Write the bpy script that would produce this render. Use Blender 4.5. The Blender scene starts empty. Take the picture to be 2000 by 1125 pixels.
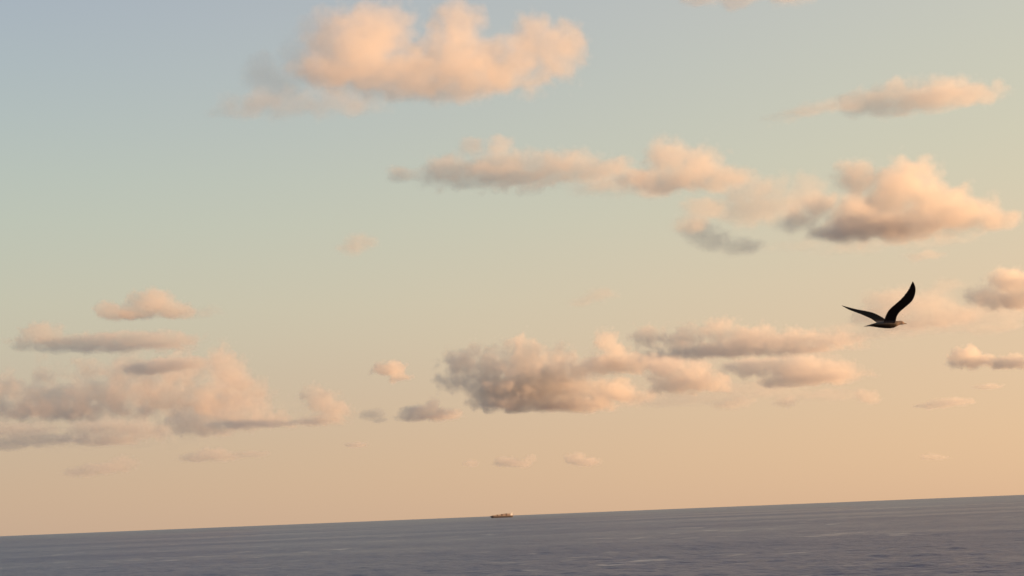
import bpy, bmesh, math, random
import numpy as np
from mathutils import Matrix, Vector

# ------------------------------------------------------------------ camera
sc = bpy.context.scene
F = 2414.0                                   # focal length in photograph pixels (2000 x 1125)
EYE = Vector((0, 0, 24.0))
PITCH, ROLL = math.atan(443.6 / F), math.radians(-2.319)
cam = bpy.data.objects.new('camera', bpy.data.cameras.new('camera'))
sc.collection.objects.link(cam); sc.camera = cam
cam.data.sensor_width = 36.0; cam.data.lens = 36.0 * F / 2000.0
cam.data.clip_start = 0.1; cam.data.clip_end = 400000
CM = Matrix.Translation(EYE) @ Matrix.Rotation(math.pi / 2 + PITCH, 4, 'X') @ Matrix.Rotation(ROLL, 4, 'Z')
cam.matrix_world = CM
C3 = CM.to_3x3()

def ray(px, py):
    return (C3 @ Vector((px - 1000.0, 562.5 - py, -F))).normalized()

# ------------------------------------------------------------------ world, sun, exposure
SUN_EL, SUN_AZ = math.radians(4.5), math.radians(97.0)     # azimuth clockwise from +Y
SKY_STRENGTH = 0.1
EXPOSURE = 1.0                              # exposed for the dim evening light

def lin(h):
    out = []
    for i in (0, 2, 4):
        c = int(h[i:i + 2], 16) / 255
        out.append(c / 12.92 if c <= 0.04045 else ((c + 0.055) / 1.055) ** 2.4)
    return out

def make_world():
    w = bpy.data.worlds.new('World'); sc.world = w; w.use_nodes = True
    nt = w.node_tree; N = nt.nodes; L = nt.links
    bg = N['Background']; bg.inputs[1].default_value = SKY_STRENGTH
    sky = N.new('ShaderNodeTexSky'); sky.sky_type = 'NISHITA'; sky.sun_disc = False
    sky.sun_elevation = SUN_EL; sky.sun_rotation = SUN_AZ; sky.altitude = 24
    sky.air_density = 1.0; sky.dust_density = 1.0; sky.ozone_density = 1.0
    # single scattering leaves the twilight horizon too dark and yellow: add the multiply scattered light,
    # a smooth function of elevation and of the angle from the sun's azimuth
    geo = N.new('ShaderNodeTexCoord'); sep = N.new('ShaderNodeSeparateXYZ')
    L.new(geo.outputs['Generated'], sep.inputs[0])
    def m(op, a, b=None, clamp=False):
        n = N.new('ShaderNodeMath'); n.operation = op; n.use_clamp = clamp
        for i, v in enumerate((a, b)):
            if v is None: continue
            if isinstance(v, (int, float)): n.inputs[i].default_value = v
            else: L.new(v, n.inputs[i])
        return n.outputs[0]
    z = m('MAXIMUM', sep.outputs['Z'], 0.0)
    u = m('SQRT', z)
    # away / toward: colours at sin(elevation)
    away = [(0.0, 'caad94'), (0.035, 'caaf96'), (0.07, 'c9b199'), (0.11, 'c7b6a0'), (0.165, 'c8c2ab'), (0.25, 'bdc4b6'), (0.33, 'b1bcbd'), (0.42, 'a7b1be'), (0.6, '8796a6'), (1.0, '66758c')]
    toward = [(0.0, 'e0b996'), (0.05, 'e4c09c'), (0.11, 'e3c4a2'), (0.18, 'dfcaab'), (0.25, 'd5ceb4'), (0.33, 'cccbba'), (0.42, 'c4c5bf'), (0.6, 'a3a9ac'), (1.0, '757f8e')]
    def curve(t):
        s = np.linspace(0, 1, 30)
        out = []
        for k in range(3):
            xs = np.sqrt([a for a, _ in t]); ys = [lin(c)[k] for _, c in t]
            f = np.interp(np.linspace(0, 1, 301), xs, ys)
            ker = np.hanning(27); ker /= ker.sum()
            f = np.convolve(np.pad(f, 13, mode='edge'), ker, 'valid')
            out.append(np.interp(s, np.linspace(0, 1, 301), f))
        return s, np.array(out).T
    s, A = curve(away); _, B = curve(toward)
    # azimuth factors at the two edges of the photograph
    ta = 0.5 + 0.5 * math.cos(SUN_AZ + math.radians(22)); tb = 0.5 + 0.5 * math.cos(SUN_AZ - math.radians(22))
    slope = (B - A) / (tb - ta)
    cold = np.clip(A - slope * ta, 0.02, None); warm = np.clip(A + slope * (1 - ta), 0.02, None)
    def ramp(vals):
        r = N.new('ShaderNodeValToRGB'); e = r.color_ramp.elements
        r.color_ramp.interpolation = 'LINEAR'
        while len(e) < len(s): e.new(0.5)
        for i in range(len(s)):
            e[i].position = float(s[i]); e[i].color = (*[float(v) for v in vals[i]], 1)
        L.new(u, r.inputs[0]); return r.outputs[0]
    h = m('SQRT', m('MAXIMUM', m('SUBTRACT', 1.0, m('MULTIPLY', z, z)), 1e-4))
    d = m('ADD', m('MULTIPLY', sep.outputs['X'], math.sin(SUN_AZ)), m('MULTIPLY', sep.outputs['Y'], math.cos(SUN_AZ)))
    t = m('ADD', m('MULTIPLY', m('DIVIDE', d, h), 0.5), 0.5, True)
    mix = N.new('ShaderNodeMix'); mix.data_type = 'RGBA'
    L.new(t, mix.inputs[0]); L.new(ramp(cold), mix.inputs[6]); L.new(ramp(warm), mix.inputs[7])
    mul = N.new('ShaderNodeVectorMath'); mul.operation = 'SCALE'; mul.inputs[3].default_value = 0.94 / SKY_STRENGTH / 2 ** EXPOSURE
    L.new(mix.outputs[2], mul.inputs[0])
    sm = N.new('ShaderNodeVectorMath'); sm.operation = 'SCALE'; sm.inputs[3].default_value = 0.18 / 2 ** EXPOSURE
    L.new(sky.outputs[0], sm.inputs[0])
    add = N.new('ShaderNodeVectorMath'); add.operation = 'ADD'
    L.new(mul.outputs[0], add.inputs[0]); L.new(sm.outputs[0], add.inputs[1])
    L.new(add.outputs[0], bg.inputs[0])
make_world()

sun = bpy.data.objects.new('sun', bpy.data.lights.new('sun', 'SUN'))
sc.collection.objects.link(sun)
sun.data.energy = 5.0; sun.data.angle = math.radians(0.5); sun.data.color = (1.0, 0.54, 0.245)
to_sun = Vector((math.cos(SUN_EL) * math.sin(SUN_AZ), math.cos(SUN_EL) * math.cos(SUN_AZ), math.sin(SUN_EL)))
sun.rotation_euler = to_sun.to_track_quat('Z', 'Y').to_euler()
sun.location = EYE + to_sun * 100

v = sc.view_settings
v.view_transform = 'Standard'; v.look = 'None'; v.exposure = EXPOSURE; v.gamma = 1.0; v.use_curve_mapping = False
cy = sc.cycles
cy.use_denoising = True
cy.max_bounces = 9; cy.diffuse_bounces = 2; cy.glossy_bounces = 2; cy.volume_bounces = 6
cy.transparent_max_bounces = 48
cy.volume_step_rate = 3.0; cy.volume_max_steps = 512
cy.sample_clamp_indirect = 4.0

# ------------------------------------------------------------------ helpers
def link(name, data, parent=None):
    o = bpy.data.objects.new(name, data); sc.collection.objects.link(o)
    if parent: o.parent = parent
    return o

def tag(o, label=None, category=None, group=None, kind=None):
    for k, val in (('label', label), ('category', category), ('group', group), ('kind', kind)):
        if val: o[k] = val
    return o

def principled(name, col, rough=0.7, spec=0.5):
    m = bpy.data.materials.new(name); m.use_nodes = True
    b = m.node_tree.nodes['Principled BSDF']
    b.inputs['Base Color'].default_value = (*col, 1); b.inputs['Roughness'].default_value = rough
    b.inputs['Specular IOR Level'].default_value = spec
    return m, b

def noisy(name, col, col2, scale, rough=0.7, spec=0.5):
    m, b = principled(name, col, rough, spec); nt = m.node_tree
    tc = nt.nodes.new('ShaderNodeTexCoord'); n = nt.nodes.new('ShaderNodeTexNoise'); n.inputs['Scale'].default_value = scale
    n.inputs['Detail'].default_value = 5
    mx = nt.nodes.new('ShaderNodeMix'); mx.data_type = 'RGBA'
    mx.inputs[6].default_value = (*col, 1); mx.inputs[7].default_value = (*col2, 1)
    nt.links.new(tc.outputs['Object'], n.inputs['Vector']); nt.links.new(n.outputs[0], mx.inputs[0])
    nt.links.new(mx.outputs[2], b.inputs['Base Color'])
    return m

# ------------------------------------------------------------------ sea
def make_sea():
    rng = np.random.default_rng(4)
    fine = np.radians(np.linspace(-34, 34, 620))
    rest = np.radians(np.linspace(34, 326, 50))[1:-1]
    az = np.concatenate([fine, rest]); na = len(az)
    r = np.concatenate([np.geomspace(3, 300, 14)[:-1], np.geomspace(300, 8000, 720), np.geomspace(8000, 180000, 24)[1:]])
    Rg, Ag = np.meshgrid(r, az, indexing='ij')
    X = Rg * np.sin(Ag); Y = Rg * np.cos(Ag); Z = np.zeros_like(X)
    infan = (np.abs((Ag + np.pi) % (2 * np.pi) - np.pi) < np.radians(34.01))
    dr = np.gradient(r)[:, None]
    for i in range(46):
        lam = 2.6 * (60 / 2.6) ** rng.random()
        th = np.radians(205 + rng.normal(0, 38))
        k = 2 * np.pi / lam
        kx, ky = k * np.sin(th), k * np.cos(th)
        amp = 0.019 * lam ** 0.36
        step = np.abs(kx * np.sin(Ag) + ky * np.cos(Ag)) * dr     # phase advance per row
        fade = np.clip((2.0 - step) / 1.2, 0, 1) * np.clip((2.0 - k * Rg * 0.00192) / 1.2, 0, 1)
        Z += fade * amp * np.sin(kx * X + ky * Y + rng.random() * 6.283)
    swell = 0.08 * np.sin(2 * np.pi / 95 * (0.35 * X + 0.94 * Y)) + 0.06 * np.sin(2 * np.pi / 70 * (-0.25 * X + 0.97 * Y) + 1)
    Z += swell * np.clip((3500 - Rg) / 3000, 0, 1)
    Z *= infan * np.clip((8000 - Rg) / 3000, 0, 1)
    co = np.stack([X, Y, Z], -1).reshape(-1, 3)
    i = np.arange(len(r) - 1)[:, None]; j = np.arange(na)[None, :]; j2 = (j + 1) % na
    quads = np.stack([i * na + j, i * na + j2, (i + 1) * na + j2, (i + 1) * na + j], -1).reshape(-1, 4)[:, ::-1]
    me = bpy.data.meshes.new('sea')
    ctr = len(co); co = np.vstack([co, [[0, 0, 0]]])
    tris = np.stack([np.full(na, ctr), np.arange(na), (np.arange(na) + 1) % na], -1)[:, ::-1]
    me.vertices.add(len(co)); me.vertices.foreach_set('co', co.astype(np.float32).ravel())
    nl = quads.size + tris.size
    me.loops.add(nl); me.loops.foreach_set('vertex_index', np.concatenate([quads.ravel(), tris.ravel()]).astype(np.int32))
    npoly = len(quads) + len(tris)
    me.polygons.add(npoly)
    me.polygons.foreach_set('loop_start', np.concatenate([np.arange(len(quads)) * 4, quads.size + np.arange(len(tris)) * 3]).astype(np.int32))
    me.update(calc_edges=True); me.validate()
    me.polygons.foreach_set('use_smooth', np.ones(npoly, bool))
    m, b = principled('sea_water', (0.018, 0.033, 0.130), 0.12, 0.5)
    b.inputs['IOR'].default_value = 1.333
    nt = m.node_tree; N = nt.nodes; L = nt.links
    tc = N.new('ShaderNodeTexCoord')
    def noise(scale, detail, stretch=(1, 1, 1), rough=0.6):
        mp = N.new('ShaderNodeMapping'); mp.inputs['Scale'].default_value = stretch
        mp.inputs['Rotation'].default_value = (0, 0, 0.12)
        n = N.new('ShaderNodeTexNoise'); n.inputs['Scale'].default_value = scale; n.inputs['Detail'].default_value = detail
        n.inputs['Roughness'].default_value = rough
        L.new(tc.outputs['Object'], mp.inputs[0]); L.new(mp.outputs[0], n.inputs['Vector']); return n.outputs[0]
    chop = noise(0.30, 7, (0.8, 1.0, 1.0))
    long = noise(0.02, 5, (0.35, 1.0, 1.0))
    patch = noise(0.0022, 4, (0.3, 1.0, 1.0))
    def m2(op, a, b_):
        n = N.new('ShaderNodeMath'); n.operation = op
        for q, val in enumerate((a, b_)):
            if isinstance(val, (int, float)): n.inputs[q].default_value = val
            else: L.new(val, n.inputs[q])
        return n.outputs[0]
    hgt = m2('ADD', m2('MULTIPLY', chop, m2('ADD', 0.35, m2('MULTIPLY', patch, 1.4))), m2('MULTIPLY', long, 1.3))
    bump = N.new('ShaderNodeBump'); bump.inputs['Strength'].default_value = 0.8; bump.inputs['Distance'].default_value = 1.9
    L.new(hgt, bump.inputs['Height']); L.new(bump.outputs[0], b.inputs['Normal'])
    L.new(m2('ADD', 0.20, m2('MULTIPLY', patch, 0.24)), b.inputs['Roughness'])
    # scattered small whitecaps: streaks of pale foam along the crests
    fo = N.new('ShaderNodeMapRange'); fo.interpolation_type = 'SMOOTHSTEP'
    L.new(m2('MULTIPLY', noise(0.05, 4, (0.45, 1.0, 1.0), 0.55), m2('ADD', 0.62, m2('MULTIPLY', noise(0.006, 2), 0.75))), fo.inputs[0])
    fo.inputs[1].default_value = 0.61; fo.inputs[2].default_value = 0.72; fo.inputs[4].default_value = 0.45
    mx = N.new('ShaderNodeMix'); mx.data_type = 'RGBA'
    mx.inputs[6].default_value = b.inputs['Base Color'].default_value; mx.inputs[7].default_value = (0.62, 0.63, 0.64, 1)
    L.new(fo.outputs[0], mx.inputs[0]); L.new(mx.outputs[2], b.inputs['Base Color'])
    me.materials.append(m)
    tag(link('sea', me), kind='structure')
make_sea()

# ------------------------------------------------------------------ cargo ship on the horizon
def box_mesh(name, boxes):
    bm = bmesh.new()
    for (x0, x1, y0, y1, z0, z1) in boxes:
        g = bmesh.ops.create_cube(bm, size=1.0)
        for q in g['verts']:
            q.co = Vector((x0 + (q.co.x + 0.5) * (x1 - x0), y0 + (q.co.y + 0.5) * (y1 - y0), z0 + (q.co.z + 0.5) * (z1 - z0)))
    me = bpy.data.meshes.new(name); bm.to_mesh(me); bm.free(); return me

def make_ship():
    dist = 15500.0
    d = ray(979.5, 1004); d = Vector((d.x, d.y, 0)).normalized()
    root = link('cargo_ship', None); root.location = d * dist; root.scale = (1.41, 1.3, 1.6)
    root.rotation_euler = (0, 0, math.atan2(-d.x, d.y) + math.radians(9))
    tag(root, 'small brown-grey cargo ship far out on the horizon with a bright white block aft', 'ship')
    brown = noisy('ship_hull_paint', (0.10, 0.085, 0.085), (0.085, 0.075, 0.075), 0.05, 0.5)
    cargo_a = noisy('ship_cargo_rust', (0.38, 0.30, 0.25), (0.33, 0.26, 0.215), 0.08, 0.6)
    cargo_b = noisy('ship_cargo_grey', (0.16, 0.12, 0.10), (0.12, 0.09, 0.08), 0.08, 0.6)
    white = noisy('ship_white_paint', (0.85, 0.84, 0.82), (0.8, 0.79, 0.77), 0.1, 0.4)
    dark = noisy('ship_glass', (0.02, 0.02, 0.025), (0.03, 0.03, 0.03), 0.3, 0.2)
    # hull: lofted cross sections, bow to the left
    st = [(-101, 0.6, 19, 16.5), (-97, 4, 10, 16.2), (-88, 9, 0, 15.5), (-74, 13, -2, 14.5), (-50, 15, -2, 14), (60, 15, -2, 14), (84, 14.5, -2, 14), (96, 12.5, 1, 14.4), (101, 11, 6, 14.6)]
    bm = bmesh.new(); rings = []
    for x, hw, zb, zt in st:
        zb = min(zb, zt - 1)
        ys = [-hw, -hw * 0.96, -hw * 0.6, hw * 0.6, hw * 0.96, hw]; zs = [zt, zb + (zt - zb) * 0.35, zb, zb, zb + (zt - zb) * 0.35, zt]
        rings.append([bm.verts.new((x, y, z)) for y, z in zip(ys, zs)])
    for a, b in zip(rings, rings[1:]):
        for q in range(5): bm.faces.new((a[q], a[q + 1], b[q + 1], b[q]))
        bm.faces.new((a[5], a[0], b[0], b[5]))
    bm.faces.new(rings[0]); bm.faces.new(list(reversed(rings[-1])))
    bmesh.ops.recalc_face_normals(bm, faces=bm.faces)
    me = bpy.data.meshes.new('hull'); bm.to_mesh(me); bm.free(); me.materials.append(brown)
    link('hull', me, root)
    rnd = random.Random(2)
    heights = [3, 4, 5, 6, 6.5, 7.5, 8.5, 9, 10, 10.5, 11, 9.5]
    for q, h in enumerate(heights):
        x0 = -84 + q * 13.2
        me = box_mesh('container_stack', [(x0, x0 + 12.2, -13.5 + w * 5.5, -13.5 + w * 5.5 + 5.3, 14.3, 14.5 + max(2.6, 2.6 * round((h * 1.35 + rnd.uniform(-1.2, 1.2)) / 2.6))) for w in range(5)])
        me.materials.append(cargo_a if q % 3 else cargo_b)
        link('container_stack', me, root)
    sup = box_mesh('superstructure', [(77, 96, -13, 13, 14.2, 26), (79, 92, -11, 11, 26, 29), (78, 88, -15, 15, 29, 32)])
    sup.materials.append(white); so = link('superstructure', sup, root)
    wi = box_mesh('window_band', [(77.8, 78.6, -14, 14, 30, 31.3), (79, 87.5, -15.05, -14.4, 30, 31.3)]); wi.materials.append(dark)
    link('window_band', wi, so)
    fu = box_mesh('funnel', [(90, 95, -3, 3, 29, 35)]); fu.materials.append(white); link('funnel', fu, root)
    ma = box_mesh('mast', [(82.6, 83.4, -0.4, 0.4, 32, 41), (82.4, 83.6, -4, 4, 37.4, 38)]); ma.materials.append(white); link('mast', ma, root)
    ma = box_mesh('foremast', [(-94.4, -93.6, -0.4, 0.4, 15.5, 25)]); ma.materials.append(white); link('foremast', ma, root)
make_ship()

# ------------------------------------------------------------------ gull
def make_gull():
    dist = 16.0
    CX, CY = 900.0, 790.0
    fwd = ray(1600 + CX / 7.033, 520 + CY / 7.033)
    right = C3 @ Vector((1, 0, 0)); right = (right - fwd * right.dot(fwd)).normalized(); up = right.cross(fwd)
    S = dist * fwd.dot(C3 @ Vector((0, 0, -1))) / F / 7.033    # metres per pixel of the enlarged study of the bird
    def P(x, y, depth):                     # study pixel + depth in metres -> local point
        return right * ((x - CX) * S) + up * ((CY - y) * S) + fwd * depth
    yaw = math.radians(18)
    bm = bmesh.new()
    def loft(rings):
        vs = [[bm.verts.new(p) for p in rg] for rg in rings]; n = len(vs[0])
        for a, b in zip(vs, vs[1:]):
            for q in range(n): bm.faces.new((a[q], a[(q + 1) % n], b[(q + 1) % n], b[q]))
        bm.faces.new(vs[0][::-1]); bm.faces.new(vs[-1])
    body = [(628, 828, 3, 26), (660, 822, 6, 33), (700, 814, 12, 36), (760, 808, 25, 40), (830, 804, 41, 46), (900, 802, 51, 52), (970, 800, 54, 54), (1020, 797, 49, 49),
            (1055, 789, 39, 40), (1082, 781, 31, 32), (1105, 776, 28, 28), (1128, 776, 26, 26), (1146, 780, 19, 20), (1158, 785, 9, 10)]
    rings = []
    for x, y, h, w in body:
        c = P(x, y, (x - CX) * S * math.tan(yaw)); rg = []
        for q in range(18):
            a = 2 * math.pi * q / 18
            rg.append(c + up * (math.sin(a) * h * S) + fwd * (math.cos(a) * w * S))
        rings.append(rg)
    loft(rings)
    def wing(secs, dep, chord_depth):
        n = len(secs); rings = []
        # resample the traced sections with a smooth curve
        T = np.linspace(0, 1, n); tt = np.linspace(0, 1, 26)
        arr = np.array([[a[0], a[1], b[0], b[1]] for a, b in secs], float)
        sm = np.stack([np.interp(tt, T, arr[:, k]) for k in range(4)], 1)
        for _ in range(2): sm[1:-1] = 0.25 * sm[:-2] + 0.5 * sm[1:-1] + 0.25 * sm[2:]
        for t, (lx, ly, tx, ty) in zip(tt, sm):
            dd = dep(t); cd = chord_depth * (1 - t * 0.85)
            le, te = P(lx, ly, dd + cd), P(tx, ty, dd - cd)
            ch = te - le; L = max(ch.length, 1e-4)
            nrm = ch.cross(fwd * (1 if dep(1) > 0 else -1) + up * 0.9)
            nrm = nrm.normalized() if nrm.length > 1e-9 else up.copy()
            thick = max(0.0055, 0.10 * L * (1 - 0.45 * t)) * (1 - 0.35 * t); rg = []
            for q in range(16):
                a = 2 * math.pi * q / 16
                s = 0.5 - 0.5 * math.cos(a)              # 0 leading edge, 1 trailing edge
                prof = math.sin(a) * (1.15 - 0.55 * s)
                camber = 0.06 * L * math.sin(math.pi * s)
                rg.append(le + ch * s + nrm * (prof * thick * 0.75 + camber))
            rings.append(rg)
        loft(rings)
    near = [((1045, 775), (880, 775)), ((1050, 730), (893, 735)), ((1062, 685), (913, 672)), ((1088, 642), (942, 614)), ((1130, 600), (987, 566)), ((1195, 547), (1055, 508)),
            ((1262, 488), (1122, 447)), ((1297, 408), (1180, 372)), ((1308, 330), (1222, 298)), ((1293, 268), (1245, 250)), ((1268, 224), (1259, 226))]
    far = [((985, 790), (830, 800)), ((925, 735), (792, 775)), ((872, 700), (757, 748)), ((820, 668), (722, 724)), ((765, 640), (672, 699)), ((700, 620), (610, 671)), ((620, 603), (535, 640)),
           ((540, 588), (470, 617)), ((455, 566), (405, 590)), ((370, 543), (352, 556)), ((316, 527), (314, 532))]
    wing(near, lambda t: -0.02 - 0.33 * t ** 0.9, 0.02)
    wing(far, lambda t: 0.02 + 0.34 * t ** 0.9, 0.045)
    bmesh.ops.recalc_face_normals(bm, faces=bm.faces)
    me = bpy.data.meshes.new('seagull'); bm.to_mesh(me); bm.free()
    o = link('seagull', me)
    md = o.modifiers.new('join', 'REMESH'); md.mode = 'VOXEL'; md.voxel_size = 0.0032
    sd = o.modifiers.new('soften', 'SMOOTH'); sd.factor = 0.5; sd.iterations = 3
    dg = bpy.context.evaluated_depsgraph_get()
    new = bpy.data.meshes.new_from_object(o.evaluated_get(dg)); o.modifiers.clear(); o.data = new; new.name = 'seagull'
    new.polygons.foreach_set('use_smooth', np.ones(len(new.polygons), bool))
    # plumage: pale head, grey back, dark wings and belly
    co = np.zeros(len(new.vertices) * 3, np.float32); new.vertices.foreach_get('co', co); co = co.reshape(-1, 3)
    ux = co @ np.array(right) / S + CX; uy = CY - co @ np.array(up) / S
    head = np.clip((ux - 1040) / 40, 0, 1) * np.clip((uy - 735) / 15, 0, 1)
    back = np.clip((uy - 742) / 12, 0, 1) * np.clip((805 - uy) / 25, 0, 1) * np.clip((ux - 730) / 60, 0, 1) * np.clip((1080 - ux) / 30, 0, 1)
    tail = np.clip((760 - ux) / 60, 0, 1) * np.clip((uy - 790) / 10, 0, 1)
    for nm, val in (('head', head), ('back', np.clip(back + 0.8 * tail, 0, 1))):
        at = new.attributes.new(nm, 'FLOAT', 'POINT'); at.data.foreach_set('value', val.astype(np.float32))
    m, b = principled('gull_plumage', (0.012, 0.008, 0.007), 0.75, 0.15); nt = m.node_tree
    tc = nt.nodes.new('ShaderNodeTexCoord'); n = nt.nodes.new('ShaderNodeTexNoise'); n.inputs['Scale'].default_value = 35
    nt.links.new(tc.outputs['Object'], n.inputs['Vector'])
    def mixc(fac, a, c2):
        mx = nt.nodes.new('ShaderNodeMix'); mx.data_type = 'RGBA'
        nt.links.new(fac, mx.inputs[0])
        if isinstance(a, tuple): mx.inputs[6].default_value = (*a, 1)
        else: nt.links.new(a, mx.inputs[6])
        mx.inputs[7].default_value = (*c2, 1); return mx.outputs[2]
    def att(nm):
        q = nt.nodes.new('ShaderNodeAttribute'); q.attribute_name = nm; return q.outputs['Fac']
    c = mixc(n.outputs[0], (0.010, 0.006, 0.005), (0.022, 0.015, 0.011))
    c = mixc(att('back'), c, (0.085, 0.075, 0.075)); c = mixc(att('head'), c, (0.24, 0.19, 0.16))
    nt.links.new(c, b.inputs['Base Color'])
    new.materials.append(m)
    # bill and eye
    def small(name, me2, mat):
        me2.materials.append(mat); return link(name, me2, o)
    bm = bmesh.new(); rings = []
    for x, y, h in [(1146, 784, 10), (1160, 786, 8.5), (1176, 787, 6), (1186, 789, 4.2), (1192, 793, 1.5)]:
        c0 = P(x, y, (x - CX) * S * math.tan(yaw))
        rings.append([bm.verts.new(c0 + up * (math.sin(a) * h * S) + fwd * (math.cos(a) * h * 0.6 * S)) for a in [2 * math.pi * q / 10 for q in range(10)]])
    for a, b2 in zip(rings, rings[1:]):
        for q in range(10): bm.faces.new((a[q], a[(q + 1) % 10], b2[(q + 1) % 10], b2[q]))
    bm.faces.new(rings[0][::-1]); bm.faces.new(rings[-1]); bmesh.ops.recalc_face_normals(bm, faces=bm.faces)
    me2 = bpy.data.meshes.new('bill'); bm.to_mesh(me2); bm.free()
    small('bill', me2, noisy('bill_horn', (0.22, 0.14, 0.08), (0.16, 0.10, 0.06), 60, 0.4))
    eyem = noisy('eye_dark', (0.01, 0.01, 0.01), (0.015, 0.01, 0.01), 50, 0.15)
    for sd_ in (-1, 1):
        bm = bmesh.new(); bmesh.ops.create_icosphere(bm, subdivisions=2, radius=4.2 * S)
        bmesh.ops.translate(bm, verts=bm.verts, vec=P(1130, 770, (1130 - CX) * S * math.tan(yaw) + sd_ * 24.0 * S))
        me2 = bpy.data.meshes.new('eye'); bm.to_mesh(me2); bm.free(); small('eye', me2, eyem)
    o.location = EYE + ray(1600 + CX / 7.033, 520 + CY / 7.033) * dist
    tag(o, 'dark seagull flying with raised wings, pale head, low over the sea', 'bird')
make_gull()

# ------------------------------------------------------------------ clouds
def cloud_materials():
    m = bpy.data.materials.new('cloud_droplets'); m.use_nodes = True; nt = m.node_tree; nt.nodes.clear()
    out = nt.nodes.new('ShaderNodeOutputMaterial'); p = nt.nodes.new('ShaderNodeVolumePrincipled')
    p.inputs['Color'].default_value = (0.99, 0.955, 0.91, 1); p.inputs['Density'].default_value = 1.0  # droplets are really white; warm tint puts haze-warmed shade into the colour
    p.inputs['Anisotropy'].default_value = 0.4
    nt.links.new(p.outputs[0], out.inputs['Volume'])
    s = bpy.data.materials.new('cloud_veil'); s.use_nodes = True; nt = s.node_tree; nt.nodes.clear()
    out = nt.nodes.new('ShaderNodeOutputMaterial'); mx = nt.nodes.new('ShaderNodeMixShader')
    t = nt.nodes.new('ShaderNodeBsdfTransparent'); d = nt.nodes.new('ShaderNodeBsdfTranslucent')
    d.inputs[0].default_value = (0.9, 0.9, 0.9, 1); mx.inputs[0].default_value = 0.01
    nt.links.new(t.outputs[0], mx.inputs[1]); nt.links.new(d.outputs[0], mx.inputs[2]); nt.links.new(mx.outputs[0], out.inputs['Surface'])
    return m, s
DROPLETS, VEIL = cloud_materials()
BASE_ALT = 900.0

CLOUDS = []

def cloud_tree(spec, dims, to_mesh):
    """Geometry nodes that fill a box with droplet density: soft lobes, broken up by noise, on a flat base."""
    el_list, k, grain, off = spec['lobes'], spec['k'], spec['grain'], spec['off']
    ng = bpy.data.node_groups.new('cloud_body', 'GeometryNodeTree')
    ng.interface.new_socket('Geometry', in_out='INPUT', socket_type='NodeSocketGeometry')
    ng.interface.new_socket('Geometry', in_out='OUTPUT', socket_type='NodeSocketGeometry')
    N = ng.nodes; L = ng.links
    gout = N.new('NodeGroupOutput'); pos = N.new('GeometryNodeInputPosition').outputs[0]
    def setin(sock, val):
        if isinstance(val, (int, float, tuple, list)): sock.default_value = val
        else: L.new(val, sock)
    def M(op, *a):
        n = N.new('ShaderNodeMath'); n.operation = op
        for i, val in enumerate(a): setin(n.inputs[i], val)
        return n.outputs[0]
    def V(op, a, b=None, scale=None):
        n = N.new('ShaderNodeVectorMath'); n.operation = op
        setin(n.inputs[0], a)
        if b is not None: setin(n.inputs[1], b)
        if scale is not None: n.inputs['Scale'].default_value = scale
        return n.outputs['Value'] if op in ('LENGTH', 'DOT_PRODUCT') else n.outputs[0]
    g = V('ADD', V('MULTIPLY', pos, (1 / (grain * k), 1 / (grain * k), spec['squash'] / (grain * k))), off)
    def noise(vec, scale, detail, rgh=0.5):
        n = N.new('ShaderNodeTexNoise'); n.noise_dimensions = '3D'
        L.new(vec, n.inputs['Vector']); n.inputs['Scale'].default_value = scale
        n.inputs['Detail'].default_value = detail; n.inputs['Roughness'].default_value = rgh
        return n.outputs
    wv = V('SUBTRACT', noise(g, 0.8, 1)['Color'], (0.5, 0.5, 0.5))
    p2 = V('ADD', pos, V('SCALE', wv, scale=grain * k * spec['warp']))
    f = None
    for c, r in el_list:
        q = V('LENGTH', V('MULTIPLY', V('SUBTRACT', p2, c), (1 / r[0], 1 / r[1], 1 / r[2])))
        q = M('SUBTRACT', 1.0, q)
        f = q if f is None else M('SMOOTH_MAX', f, q, 0.16)
    f = M('ADD', f, 0.10)
    nz = noise(g, 1.0, max(2.0, min(5.0, math.log2(grain / 2.6))), 0.62)[0]
    f = M('ADD', f, M('MULTIPLY', M('SUBTRACT', nz, 0.5), 2 * spec['rough']))
    if spec['billow']:
        vo = N.new('ShaderNodeTexVoronoi'); vo.feature = 'F1'; vo.inputs['Scale'].default_value = 1.5 if grain > 40 else 1.9
        L.new(V('ADD', g, V('SCALE', wv, scale=0.6)), vo.inputs['Vector'])
        f = M('ADD', f, M('MULTIPLY', M('SUBTRACT', 0.45, vo.outputs['Distance']), spec['billow']))
    if spec['zbase'] is not None:
        sep = N.new('ShaderNodeSeparateXYZ'); L.new(pos, sep.inputs[0])
        f = M('SUBTRACT', f, M('MAXIMUM', M('DIVIDE', M('SUBTRACT', spec['zbase'], sep.outputs[2]), spec['soft'] * k), 0.0))
    ss = N.new('ShaderNodeMapRange'); ss.interpolation_type = 'SMOOTHSTEP'
    L.new(f, ss.inputs[0]); ss.inputs[1].default_value = 0.02; ss.inputs[2].default_value = 0.02 + spec['edge']
    dens = M('MULTIPLY', ss.outputs[0], spec['sigma'])
    vc = N.new('GeometryNodeVolumeCube'); L.new(dens, vc.inputs['Density'])
    vc.inputs['Min'].default_value = spec['mn']; vc.inputs['Max'].default_value = spec['mx']
    for ax, n_ in zip('XYZ', dims): vc.inputs['Resolution ' + ax].default_value = n_
    last = vc.outputs[0]
    if to_mesh:
        vm = N.new('GeometryNodeVolumeToMesh'); vm.resolution_mode = 'GRID'; L.new(last, vm.inputs['Volume'])
        vm.inputs['Threshold'].default_value = spec['sigma'] * 0.18; vm.inputs['Adaptivity'].default_value = 0.15
        last = vm.outputs[0]
    sm = N.new('GeometryNodeSetMaterial'); L.new(last, sm.inputs[0]); sm.inputs['Material'].default_value = VEIL if to_mesh else DROPLETS
    L.new(sm.outputs[0], gout.inputs[0])
    return ng

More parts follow.
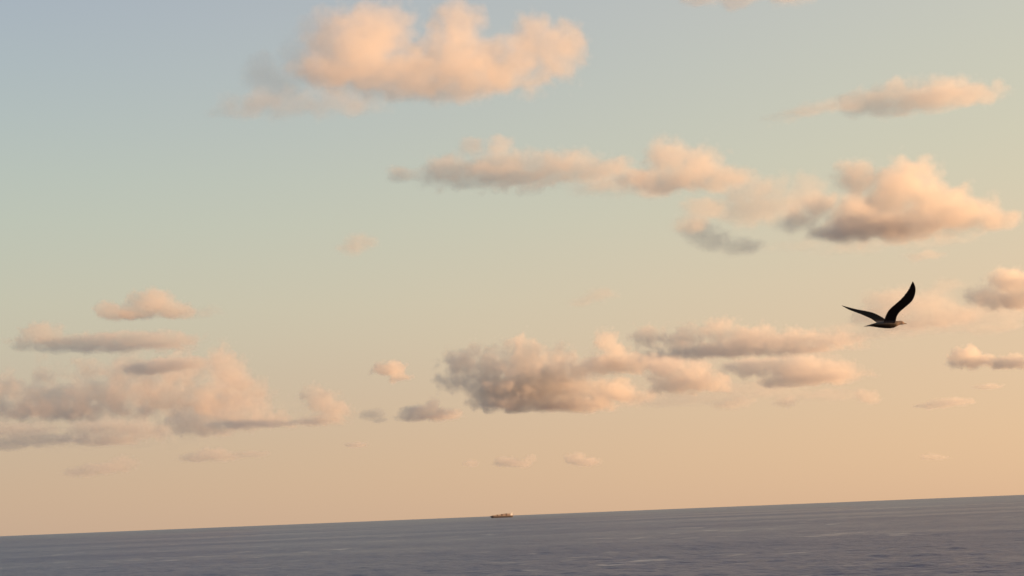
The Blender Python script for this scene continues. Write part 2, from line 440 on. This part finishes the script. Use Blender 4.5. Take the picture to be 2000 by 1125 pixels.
def cloud(label, blobs, tau=5.0, grain=50, rough=0.5, billow=0.35, edge=0.55, flat=None, dist=None, warp=0.9, squash=1.0, deep=1.0, skew=0.0, soft=14.0, seed=0):
    """blobs: (x, y, rx, ry[, depth offset]) in photograph pixels. tau: optical depth through the middle. grain: lump size in pixels."""
    x0 = min(b[0] - b[2] for b in blobs); x1 = max(b[0] + b[2] for b in blobs)
    y0 = min(b[1] - b[3] for b in blobs); y1 = max(b[1] + b[3] for b in blobs)
    cx, cyy = (x0 + x1) / 2, (y0 + y1) / 2
    d = ray(cx, y1)
    D = dist or min(30000.0, BASE_ALT / math.tan(math.asin(max(d.z, 0.001))))
    dc = ray(cx, cyy); hd = Vector((dc.x, dc.y, 0)).normalized(); rt = Vector((hd.y, -hd.x, 0))
    def local(px, py):
        q = ray(px, py); q = q * (D / q.dot(hd)); return q.dot(rt), q.z
    ox, oz = local(cx, cyy)
    k = (local(cx + 1, cyy)[0] - ox)                       # metres per photograph pixel
    rnd = random.Random(seed + int(cx * 7 + cyy * 13))
    lobes = []
    for b in blobs:
        ry = (0.5 * b[2] + 0.5 * b[3]) * k * deep
        dy = b[4] * k if len(b) > 4 else rnd.uniform(-0.3, 0.3) * ry
        dy += skew * (b[0] - cx) * k
        lx, lz = local(b[0], b[1]); g = 1 + dy / D          # same direction, nearer or farther
        lobes.append(((lx * g - ox, dy, lz * g - oz), (b[2] * k * g, ry, b[3] * k * g)))
    pad = 1.28
    mn = [min(c[i] - r[i] * pad for c, r in lobes) - 8 * k for i in range(3)]
    mx = [max(c[i] + r[i] * pad for c, r in lobes) + 8 * k for i in range(3)]
    crisp = grain <= 38 and edge < 0.52
    vox = max((1.9 if crisp else 2.4 if edge < 0.7 else 3.6) * k, (mx[0] - mn[0]) / 270)
    dims = [max(12, min(270, int((mx[i] - mn[i]) / (vox * (2.0 if i == 1 else 1.0))))) for i in range(3)]
    thick = float(np.average([r[1] for _, r in lobes], weights=[r[0] * r[2] for _, r in lobes])) * 2
    CLOUDS.append(dict(label=label, lobes=lobes, k=k, grain=grain, rough=rough, billow=billow, edge=edge * (0.7 if crisp else 1.0), warp=warp, squash=squash, soft=soft, dims=dims, mn=mn, mx=mx,
                       sigma=0.7 * tau / thick, off=(rnd.uniform(-50, 50), rnd.uniform(-50, 50), rnd.uniform(-50, 50)), zbase=None if flat is None else local(cx, flat)[1] - oz,
                       origin=EYE + hd * D + rt * ox + Vector((0, 0, oz)), rot=math.atan2(-hd.x, hd.y)))

def build_clouds():
    # outlines first: the closed skin of each cloud as a real mesh
    temps = []
    for c in CLOUDS:
        o = link('cloud_outline', bpy.data.meshes.new('cloud_outline'))
        md = o.modifiers.new('body', 'NODES'); md.node_group = cloud_tree(c, [max(10, d // 3) for d in c['dims']], True)
        temps.append(o)
    dg = bpy.context.evaluated_depsgraph_get()
    skins = []
    for o in temps: skins.append(bpy.data.meshes.new_from_object(o.evaluated_get(dg)))
    for o in temps: bpy.data.objects.remove(o)
    for c, me in zip(CLOUDS, skins):
        bm = bmesh.new(); bm.from_mesh(me)
        bm.verts.ensure_lookup_table(); seen = set(); parts = []       # drop crumbs
        for v0 in bm.verts:
            if v0.index in seen: continue
            st = [v0]; seen.add(v0.index); comp = []
            while st:
                q = st.pop(); comp.append(q)
                for e in q.link_edges:
                    w = e.other_vert(q)
                    if w.index not in seen: seen.add(w.index); st.append(w)
            parts.append(comp)
        if parts:
            big = max(len(p) for p in parts)
            for p in parts:
                if len(p) < 0.25 * big: bmesh.ops.delete(bm, geom=p, context='VERTS')
        bm.to_mesh(me); bm.free(); me.name = 'cloud'
        me.polygons.foreach_set('use_smooth', np.ones(len(me.polygons), bool))
        if not me.materials: me.materials.append(VEIL)
        o = link('cloud', me); o.location = c['origin']; o.rotation_euler = (0, 0, c['rot'])
        tag(o, c['label'], 'cloud', 'clouds in the evening sky')
        vo = link('vapour', bpy.data.volumes.new('vapour'), o)
        md = vo.modifiers.new('body', 'NODES'); md.node_group = cloud_tree(c, c['dims'], False)
        vo.data.materials.append(DROPLETS)

# high clouds, nearest first
cloud('large peach cumulus with three round heads, the highest cloud in full view',
      [(690, 113, 100, 100), (735, 65, 76, 74), (662, 65, 58, 66), (775, 148, 115, 56), (880, 120, 110, 68), (890, 51, 62, 60), (985, 116, 90, 58), (1040, 71, 48, 58), (1085, 106, 70, 62), (1112, 78, 40, 42), (900, 158, 170, 32), (640, 155, 78, 58), (560, 168, 50, 40)],
      skew=0.55, soft=18, tau=3, grain=50, rough=0.75, billow=0.55, warp=0.7, edge=0.6, flat=192)
cloud('ragged thin grey patch at the outer end of the largest cloud',
      [(505, 140, 46, 46), (545, 165, 60, 40), (580, 115, 50, 60), (610, 60, 42, 44)], tau=0.8, grain=46, rough=0.75, edge=0.75)
cloud('thin pink tail sloping down from the outer end of the largest cloud',
      [(520, 200, 100, 24), (640, 200, 120, 24), (470, 215, 70, 16)], dist=2250, tau=1.5, grain=50, rough=0.9, edge=0.8)
cloud('faint pink strip of cloud cut off by the top of the picture',
      [(1370, 0, 60, 12), (1450, -6, 70, 18), (1550, -3, 70, 11)], tau=1.8, grain=45, rough=0.4, edge=0.6)
cloud('slim peach cloud with a pointed tip high over the heaped yellow one',
      [(1745, 178, 50, 28), (1830, 178, 80, 32), (1905, 186, 66, 28), (1690, 198, 76, 24), (1790, 200, 150, 20)], skew=0.5, tau=2.2, grain=36, rough=0.7, flat=212)
cloud('wispy pink tail trailing down from the slim peach cloud', [(1610, 210, 80, 15), (1550, 224, 70, 12), (1660, 204, 45, 18)], dist=2550, tau=1, grain=40, rough=0.5, edge=0.8)
cloud('long flat mauve cloud with a small pink head in mid sky',
      [(795, 339, 60, 14), (880, 330, 80, 26), (985, 318, 70, 38), (1090, 322, 80, 32), (1180, 328, 80, 24), (1000, 346, 190, 16), (925, 290, 35, 20), (975, 280, 40, 18)], soft=20, tau=2.6, grain=40, rough=0.9, edge=0.6, flat=354)
cloud('rounded orange cloud head between the mauve cloud and the heaped yellow one',
      [(1300, 310, 52, 48), (1365, 324, 60, 44), (1410, 350, 66, 30), (1330, 350, 110, 28), (1240, 348, 60, 22)], skew=0.5, soft=24, tau=2.8, grain=38, rough=0.65, edge=0.6, flat=376)
cloud('thin pink haze of cloud joining the orange head to the heaped yellow cloud',
      [(1480, 372, 80, 34), (1530, 398, 60, 36), (1190, 360, 90, 22), (1270, 365, 70, 24), (1470, 410, 90, 34), (1570, 370, 50, 40)], tau=1.7, grain=42, rough=1, edge=0.8)
cloud('big heaped cloud glowing yellow with a dark grey flank',
      [(1672, 350, 48, 50), (1755, 362, 92, 58), (1715, 400, 75, 55), (1820, 400, 85, 54), (1880, 422, 85, 42), (1950, 430, 60, 24), (1780, 440, 160, 34), (1660, 440, 70, 34)],
      skew=0.12, tau=4.2, grain=48, rough=0.7, billow=0.55, warp=0.7, edge=0.6, flat=470)
cloud('dark grey ragged cloud clinging to the shaded end of the heaped yellow cloud',
      [(1605, 400, 50, 36, -18), (1665, 422, 66, 44, -10), (1560, 430, 50, 28, -22), (1655, 452, 100, 24, -14), (1725, 440, 70, 34, -6)], tau=4.2, grain=42, rough=0.7, edge=0.8, flat=474)
cloud('thin peach fringe under the base of the heaped yellow cloud', [(1680, 480, 130, 14), (1830, 470, 110, 14), (1560, 478, 80, 12)], tau=0.7, grain=36, rough=0.5, edge=0.8, squash=2)
cloud('small pink puff hanging under the pink haze', [(1375, 410, 56, 32), (1350, 436, 46, 24)], dist=3300, tau=1.4, grain=30, rough=0.6, edge=0.65)
cloud('small torn grey cloud beneath the small pink puff', [(1365, 450, 50, 24), (1390, 470, 56, 24), (1445, 480, 56, 18)], tau=1.5, grain=30, rough=0.7, edge=0.65)
cloud('small faint grey sliver of cloud just under the heaped yellow cloud', [(1805, 499, 46, 13)], tau=1.0, grain=24, rough=0.4, edge=0.6)
cloud('lone small pink puff in the clear sky left of centre', [(702, 472, 40, 20), (685, 486, 38, 14)], tau=1.1, grain=26, rough=0.45, edge=0.7, dist=5600)
cloud('faint pale pink puff alone in clear sky right of centre', [(1170, 576, 42, 17), (1140, 588, 42, 10)], tau=0.9, grain=26, rough=0.5, edge=0.8)
# left side
cloud('orange puff with a grey companion above the long cloud bank',
      [(295, 593, 52, 30), (335, 608, 50, 18), (270, 610, 46, 18)], edge=0.45, tau=2.6, grain=24, rough=0.7, flat=622)
cloud('small grey puff touching the orange puff', [(212, 606, 32, 20), (235, 615, 50, 11)], tau=2.2, grain=20, rough=0.55, edge=0.5)
cloud('faint pink smear of cloud trailing behind the orange puff', [(390, 608, 60, 14)], tau=0.6, grain=26, rough=0.5, edge=0.8)
cloud('low flat cloud with one peach head over the left cloud bank',
      [(85, 652, 44, 27), (58, 668, 36, 18), (130, 668, 70, 14), (230, 662, 90, 16), (320, 664, 80, 18), (200, 674, 170, 10)], skew=-0.3, tau=2.6, grain=26, rough=0.9, edge=0.45, flat=682)
cloud('wide heaped cloud bank with pale heads and dark base at the picture edge',
      [(10, 765, 60, 38), (88, 735, 30, 34), (90, 775, 90, 36), (170, 730, 42, 36), (180, 775, 100, 38), (265, 728, 70, 42), (300, 772, 110, 42), (350, 722, 70, 38), (435, 722, 40, 50), (455, 755, 60, 46), (130, 800, 190, 22), (-30, 790, 80, 34), (400, 780, 120, 34), (500, 765, 46, 22)],
      skew=-0.25, soft=30, warp=1.3, tau=3.4, grain=36, rough=1.5, billow=0.9, edge=0.7, flat=818)
cloud('long dark-based cloud at the sloping end of the wide cloud bank',
      [(370, 822, 60, 32), (430, 805, 80, 32), (500, 820, 90, 18), (480, 792, 60, 28), (400, 838, 90, 14), (560, 828, 60, 8)], skew=-0.45, soft=24, billow=0.7, warp=1.2, tau=2.8, grain=28, rough=1.2, edge=0.65, flat=848)
cloud('pale low cloud tucked beneath the wide cloud bank',
      [(165, 842, 40, 26), (225, 836, 70, 22), (290, 842, 60, 20), (210, 860, 100, 12)], skew=-0.45, tau=2, grain=26, rough=1.2, edge=0.6, flat=868)
cloud('flat pale strip of cloud beneath the bank at the picture edge', [(30, 840, 90, 16), (70, 858, 110, 14), (-10, 870, 100, 10)], tau=1.8, grain=22, rough=1.1, edge=0.5, squash=2)
cloud('thin brownish veil lying across the front of the wide cloud bank', [(120, 790, 190, 46), (330, 790, 190, 50), (480, 800, 120, 36), (230, 850, 230, 26)], tau=1.6, grain=40, rough=1.3, edge=0.8, squash=2)
cloud('small dark ragged fragment over the middle of the cloud bank', [(330, 712, 56, 16), (285, 720, 50, 14), (375, 708, 40, 14)], skew=-0.4, tau=2.6, grain=18, rough=0.65, edge=0.5)
cloud('bright peach peak on the sloping end of the cloud bank', [(432, 705, 26, 30), (448, 728, 32, 30), (470, 748, 34, 20)], dist=9800, tau=1.8, grain=20, rough=0.5, edge=0.55)
cloud('thin dark streak crossing below the cloud bank', [(480, 828, 110, 9), (600, 824, 70, 6)], tau=2.0, grain=20, rough=0.5, edge=0.55, squash=2)
cloud('upright pale tower cloud right of the cloud bank',
      [(615, 772, 34, 26), (632, 788, 40, 30), (655, 800, 38, 28), (640, 818, 52, 14)], billow=0.6, tau=2.2, grain=22, rough=0.9, edge=0.6, flat=832)
cloud('small pink puff between the pale tower and the central clouds', [(765, 722, 32, 18), (745, 722, 26, 14), (780, 738, 26, 10)], tau=2.6, grain=22, rough=0.9, edge=0.5)
cloud('low brownish cloud with a little dark peak right of the pale tower', [(845, 793, 15, 18), (815, 803, 38, 14), (860, 808, 40, 12), (840, 814, 66, 8)], dist=11500, tau=3, grain=20, rough=0.9, edge=0.5)
cloud('tiny thin wisp between pale tower and brownish peaked cloud', [(725, 810, 32, 12), (740, 820, 26, 6)], tau=1.3, grain=16, rough=0.55, edge=0.6)
# centre
cloud('dark mauve heap with a pale cap at the centre of the low clouds',
      [(905, 712, 44, 38), (960, 718, 64, 42), (1025, 685, 44, 30), (1030, 725, 76, 46), (1095, 722, 60, 40), (900, 745, 46, 18), (1000, 755, 110, 26)], skew=-0.12, soft=20, warp=1.2, dist=11090, tau=4.5, grain=34, rough=1.3, billow=0.9, edge=0.6, flat=775)
cloud('slate grey lump under the mauve heap', [(965, 768, 48, 32), (1045, 762, 76, 42), (1010, 785, 95, 20), (1080, 790, 66, 16)], skew=-0.12, tau=4.5, grain=30, rough=0.9, edge=0.5, flat=804, dist=11080)
cloud('peach-lit low cloud sloping off beside the slate grey lump', [(1130, 763, 50, 32), (1190, 766, 66, 28), (1240, 775, 56, 16), (1140, 790, 90, 16), (1100, 795, 40, 12)], skew=0.2, billow=0.7, dist=11000, tau=3.4, grain=28, rough=1.1, edge=0.55, flat=804)
cloud('round pale tower puff standing up from the central clouds', [(1183, 668, 30, 28), (1203, 685, 28, 26), (1190, 705, 46, 24)], billow=0.6, dist=10980, tau=2.8, grain=24, rough=0.7, edge=0.55)
cloud('mauve cloud at the foot of the round tower puff', [(1180, 715, 56, 18), (1240, 712, 66, 20), (1150, 720, 46, 14), (1300, 710, 50, 14)], edge=0.45, dist=10960, tau=3, grain=26, rough=1, flat=732)
cloud('long cloud with pale bumps on top and a straight dark base',
      [(1270, 658, 46, 25), (1340, 660, 60, 27), (1405, 648, 46, 28), (1470, 660, 70, 28), (1550, 666, 80, 24), (1630, 668, 66, 16), (1420, 682, 170, 16), (1560, 684, 130, 10)], skew=0, tau=4, grain=28, rough=1.1, billow=0.8, edge=0.55, flat=696)
cloud('slanting cloud with bright edge below the straight dark base', [(1300, 722, 56, 24), (1350, 732, 54, 32), (1380, 750, 52, 24), (1320, 752, 60, 20)], skew=-0.1, billow=0.7, tau=3.4, grain=26, rough=1.1, edge=0.55, flat=772)
cloud('soft peach oval cloud ending abruptly below the dark-based cloud', [(1480, 716, 80, 20), (1560, 722, 90, 28), (1630, 726, 48, 30), (1580, 740, 110, 16)], tau=3.4, grain=30, rough=0.8, edge=0.5, flat=756)
cloud('thin pink veil spread between the slanting cloud and the peach oval', [(1330, 780, 130, 16), (1480, 760, 130, 22), (1600, 770, 130, 14)], tau=1.1, grain=30, rough=0.6, edge=0.8, squash=2)
cloud('faint flat cloudlet below the slanting bright-edged cloud', [(1425, 788, 48, 12), (1450, 782, 36, 10)], tau=1.4, grain=18, rough=0.55, edge=0.6)
cloud('small round faint puff under the peach oval cloud', [(1535, 785, 30, 13)], tau=1.6, grain=16, rough=0.5, edge=0.6)
cloud('dim little puff below the abrupt end of the peach oval', [(1692, 772, 28, 14), (1700, 782, 28, 8)], tau=1.5, grain=16, rough=0.5, edge=0.6)
# right side
cloud('tan dome cloud directly behind the gull', [(1740, 588, 70, 32), (1800, 598, 75, 36), (1860, 616, 80, 26), (1720, 615, 80, 22), (1800, 630, 130, 15)], skew=0.15, dist=5850, tau=1.9, grain=32, rough=0.6, edge=0.6, flat=644)
cloud('soft peach veil joining the dome behind the gull to the frame edge', [(1880, 625, 90, 22), (1960, 615, 80, 18), (1930, 640, 100, 12), (1850, 560, 60, 16)], tau=1.1, grain=36, rough=0.8, edge=0.75)
cloud('thin pink layer of cloud beneath the gull', [(1700, 652, 100, 14), (1780, 645, 120, 14), (1640, 645, 60, 16)], tau=1, grain=32, rough=0.55, edge=0.8, squash=2)
cloud('dark grey cloud with pale top cut off by the frame beyond the gull', [(1975, 550, 56, 34), (1920, 578, 48, 26), (1975, 585, 76, 26), (2030, 570, 60, 42)], tau=4.5, grain=30, rough=0.9, edge=0.6, flat=605)
cloud('small pale cloud with a flat grey base near the frame edge', [(1885, 696, 36, 20), (1905, 706, 56, 14), (1975, 708, 50, 15), (2020, 708, 40, 16)], tau=3.4, grain=22, rough=0.9, edge=0.45, flat=722)
cloud('thin lens-shaped cloudlet low in the sky below the gull', [(1855, 786, 54, 10), (1825, 792, 42, 7)], tau=1.8, grain=18, rough=0.45, edge=0.5)
cloud('short faint streak of cloud above the lens-shaped cloudlet', [(1930, 755, 34, 6)], tau=1.4, grain=14, rough=0.4, edge=0.5)
# lowest, farthest
cloud('dim flat cloud low over the horizon beneath the bank', [(240, 906, 32, 18), (205, 914, 60, 12), (160, 922, 44, 11)], tau=1.3, grain=16, rough=0.55, edge=0.5)
cloud('faint pale cloudlet right of the dim flat cloud', [(415, 887, 40, 14), (385, 894, 40, 10), (440, 892, 28, 11)], tau=1.4, grain=15, rough=0.55, edge=0.5)
cloud('thin grey sliver next to the faint pale cloudlet', [(490, 887, 38, 8)], tau=1.2, grain=14, rough=0.45, edge=0.5)
cloud('very small dark streak of cloud above the ship', [(695, 869, 26, 6)], tau=1.6, grain=12, rough=0.4, edge=0.5)
cloud('tiny ragged cloud just above the horizon over the ship', [(990, 902, 30, 11), (1015, 906, 28, 9), (1035, 896, 16, 10)], tau=1.5, grain=14, rough=0.5, edge=0.5)
cloud('tiny wedge cloud with bright sloping top over the horizon', [(1122, 896, 24, 12), (1145, 902, 32, 9)], tau=1.7, grain=14, rough=0.45, edge=0.5)
cloud('tiniest pale speck of cloud over the horizon beside the ragged cloud', [(920, 905, 18, 8)], tau=1.2, grain=12, rough=0.5, edge=0.5)
cloud('dim little streak low over the horizon below the lens cloudlet', [(1815, 892, 26, 6), (1835, 894, 24, 5)], tau=0.9, grain=12, rough=0.45, edge=0.5)
build_clouds()
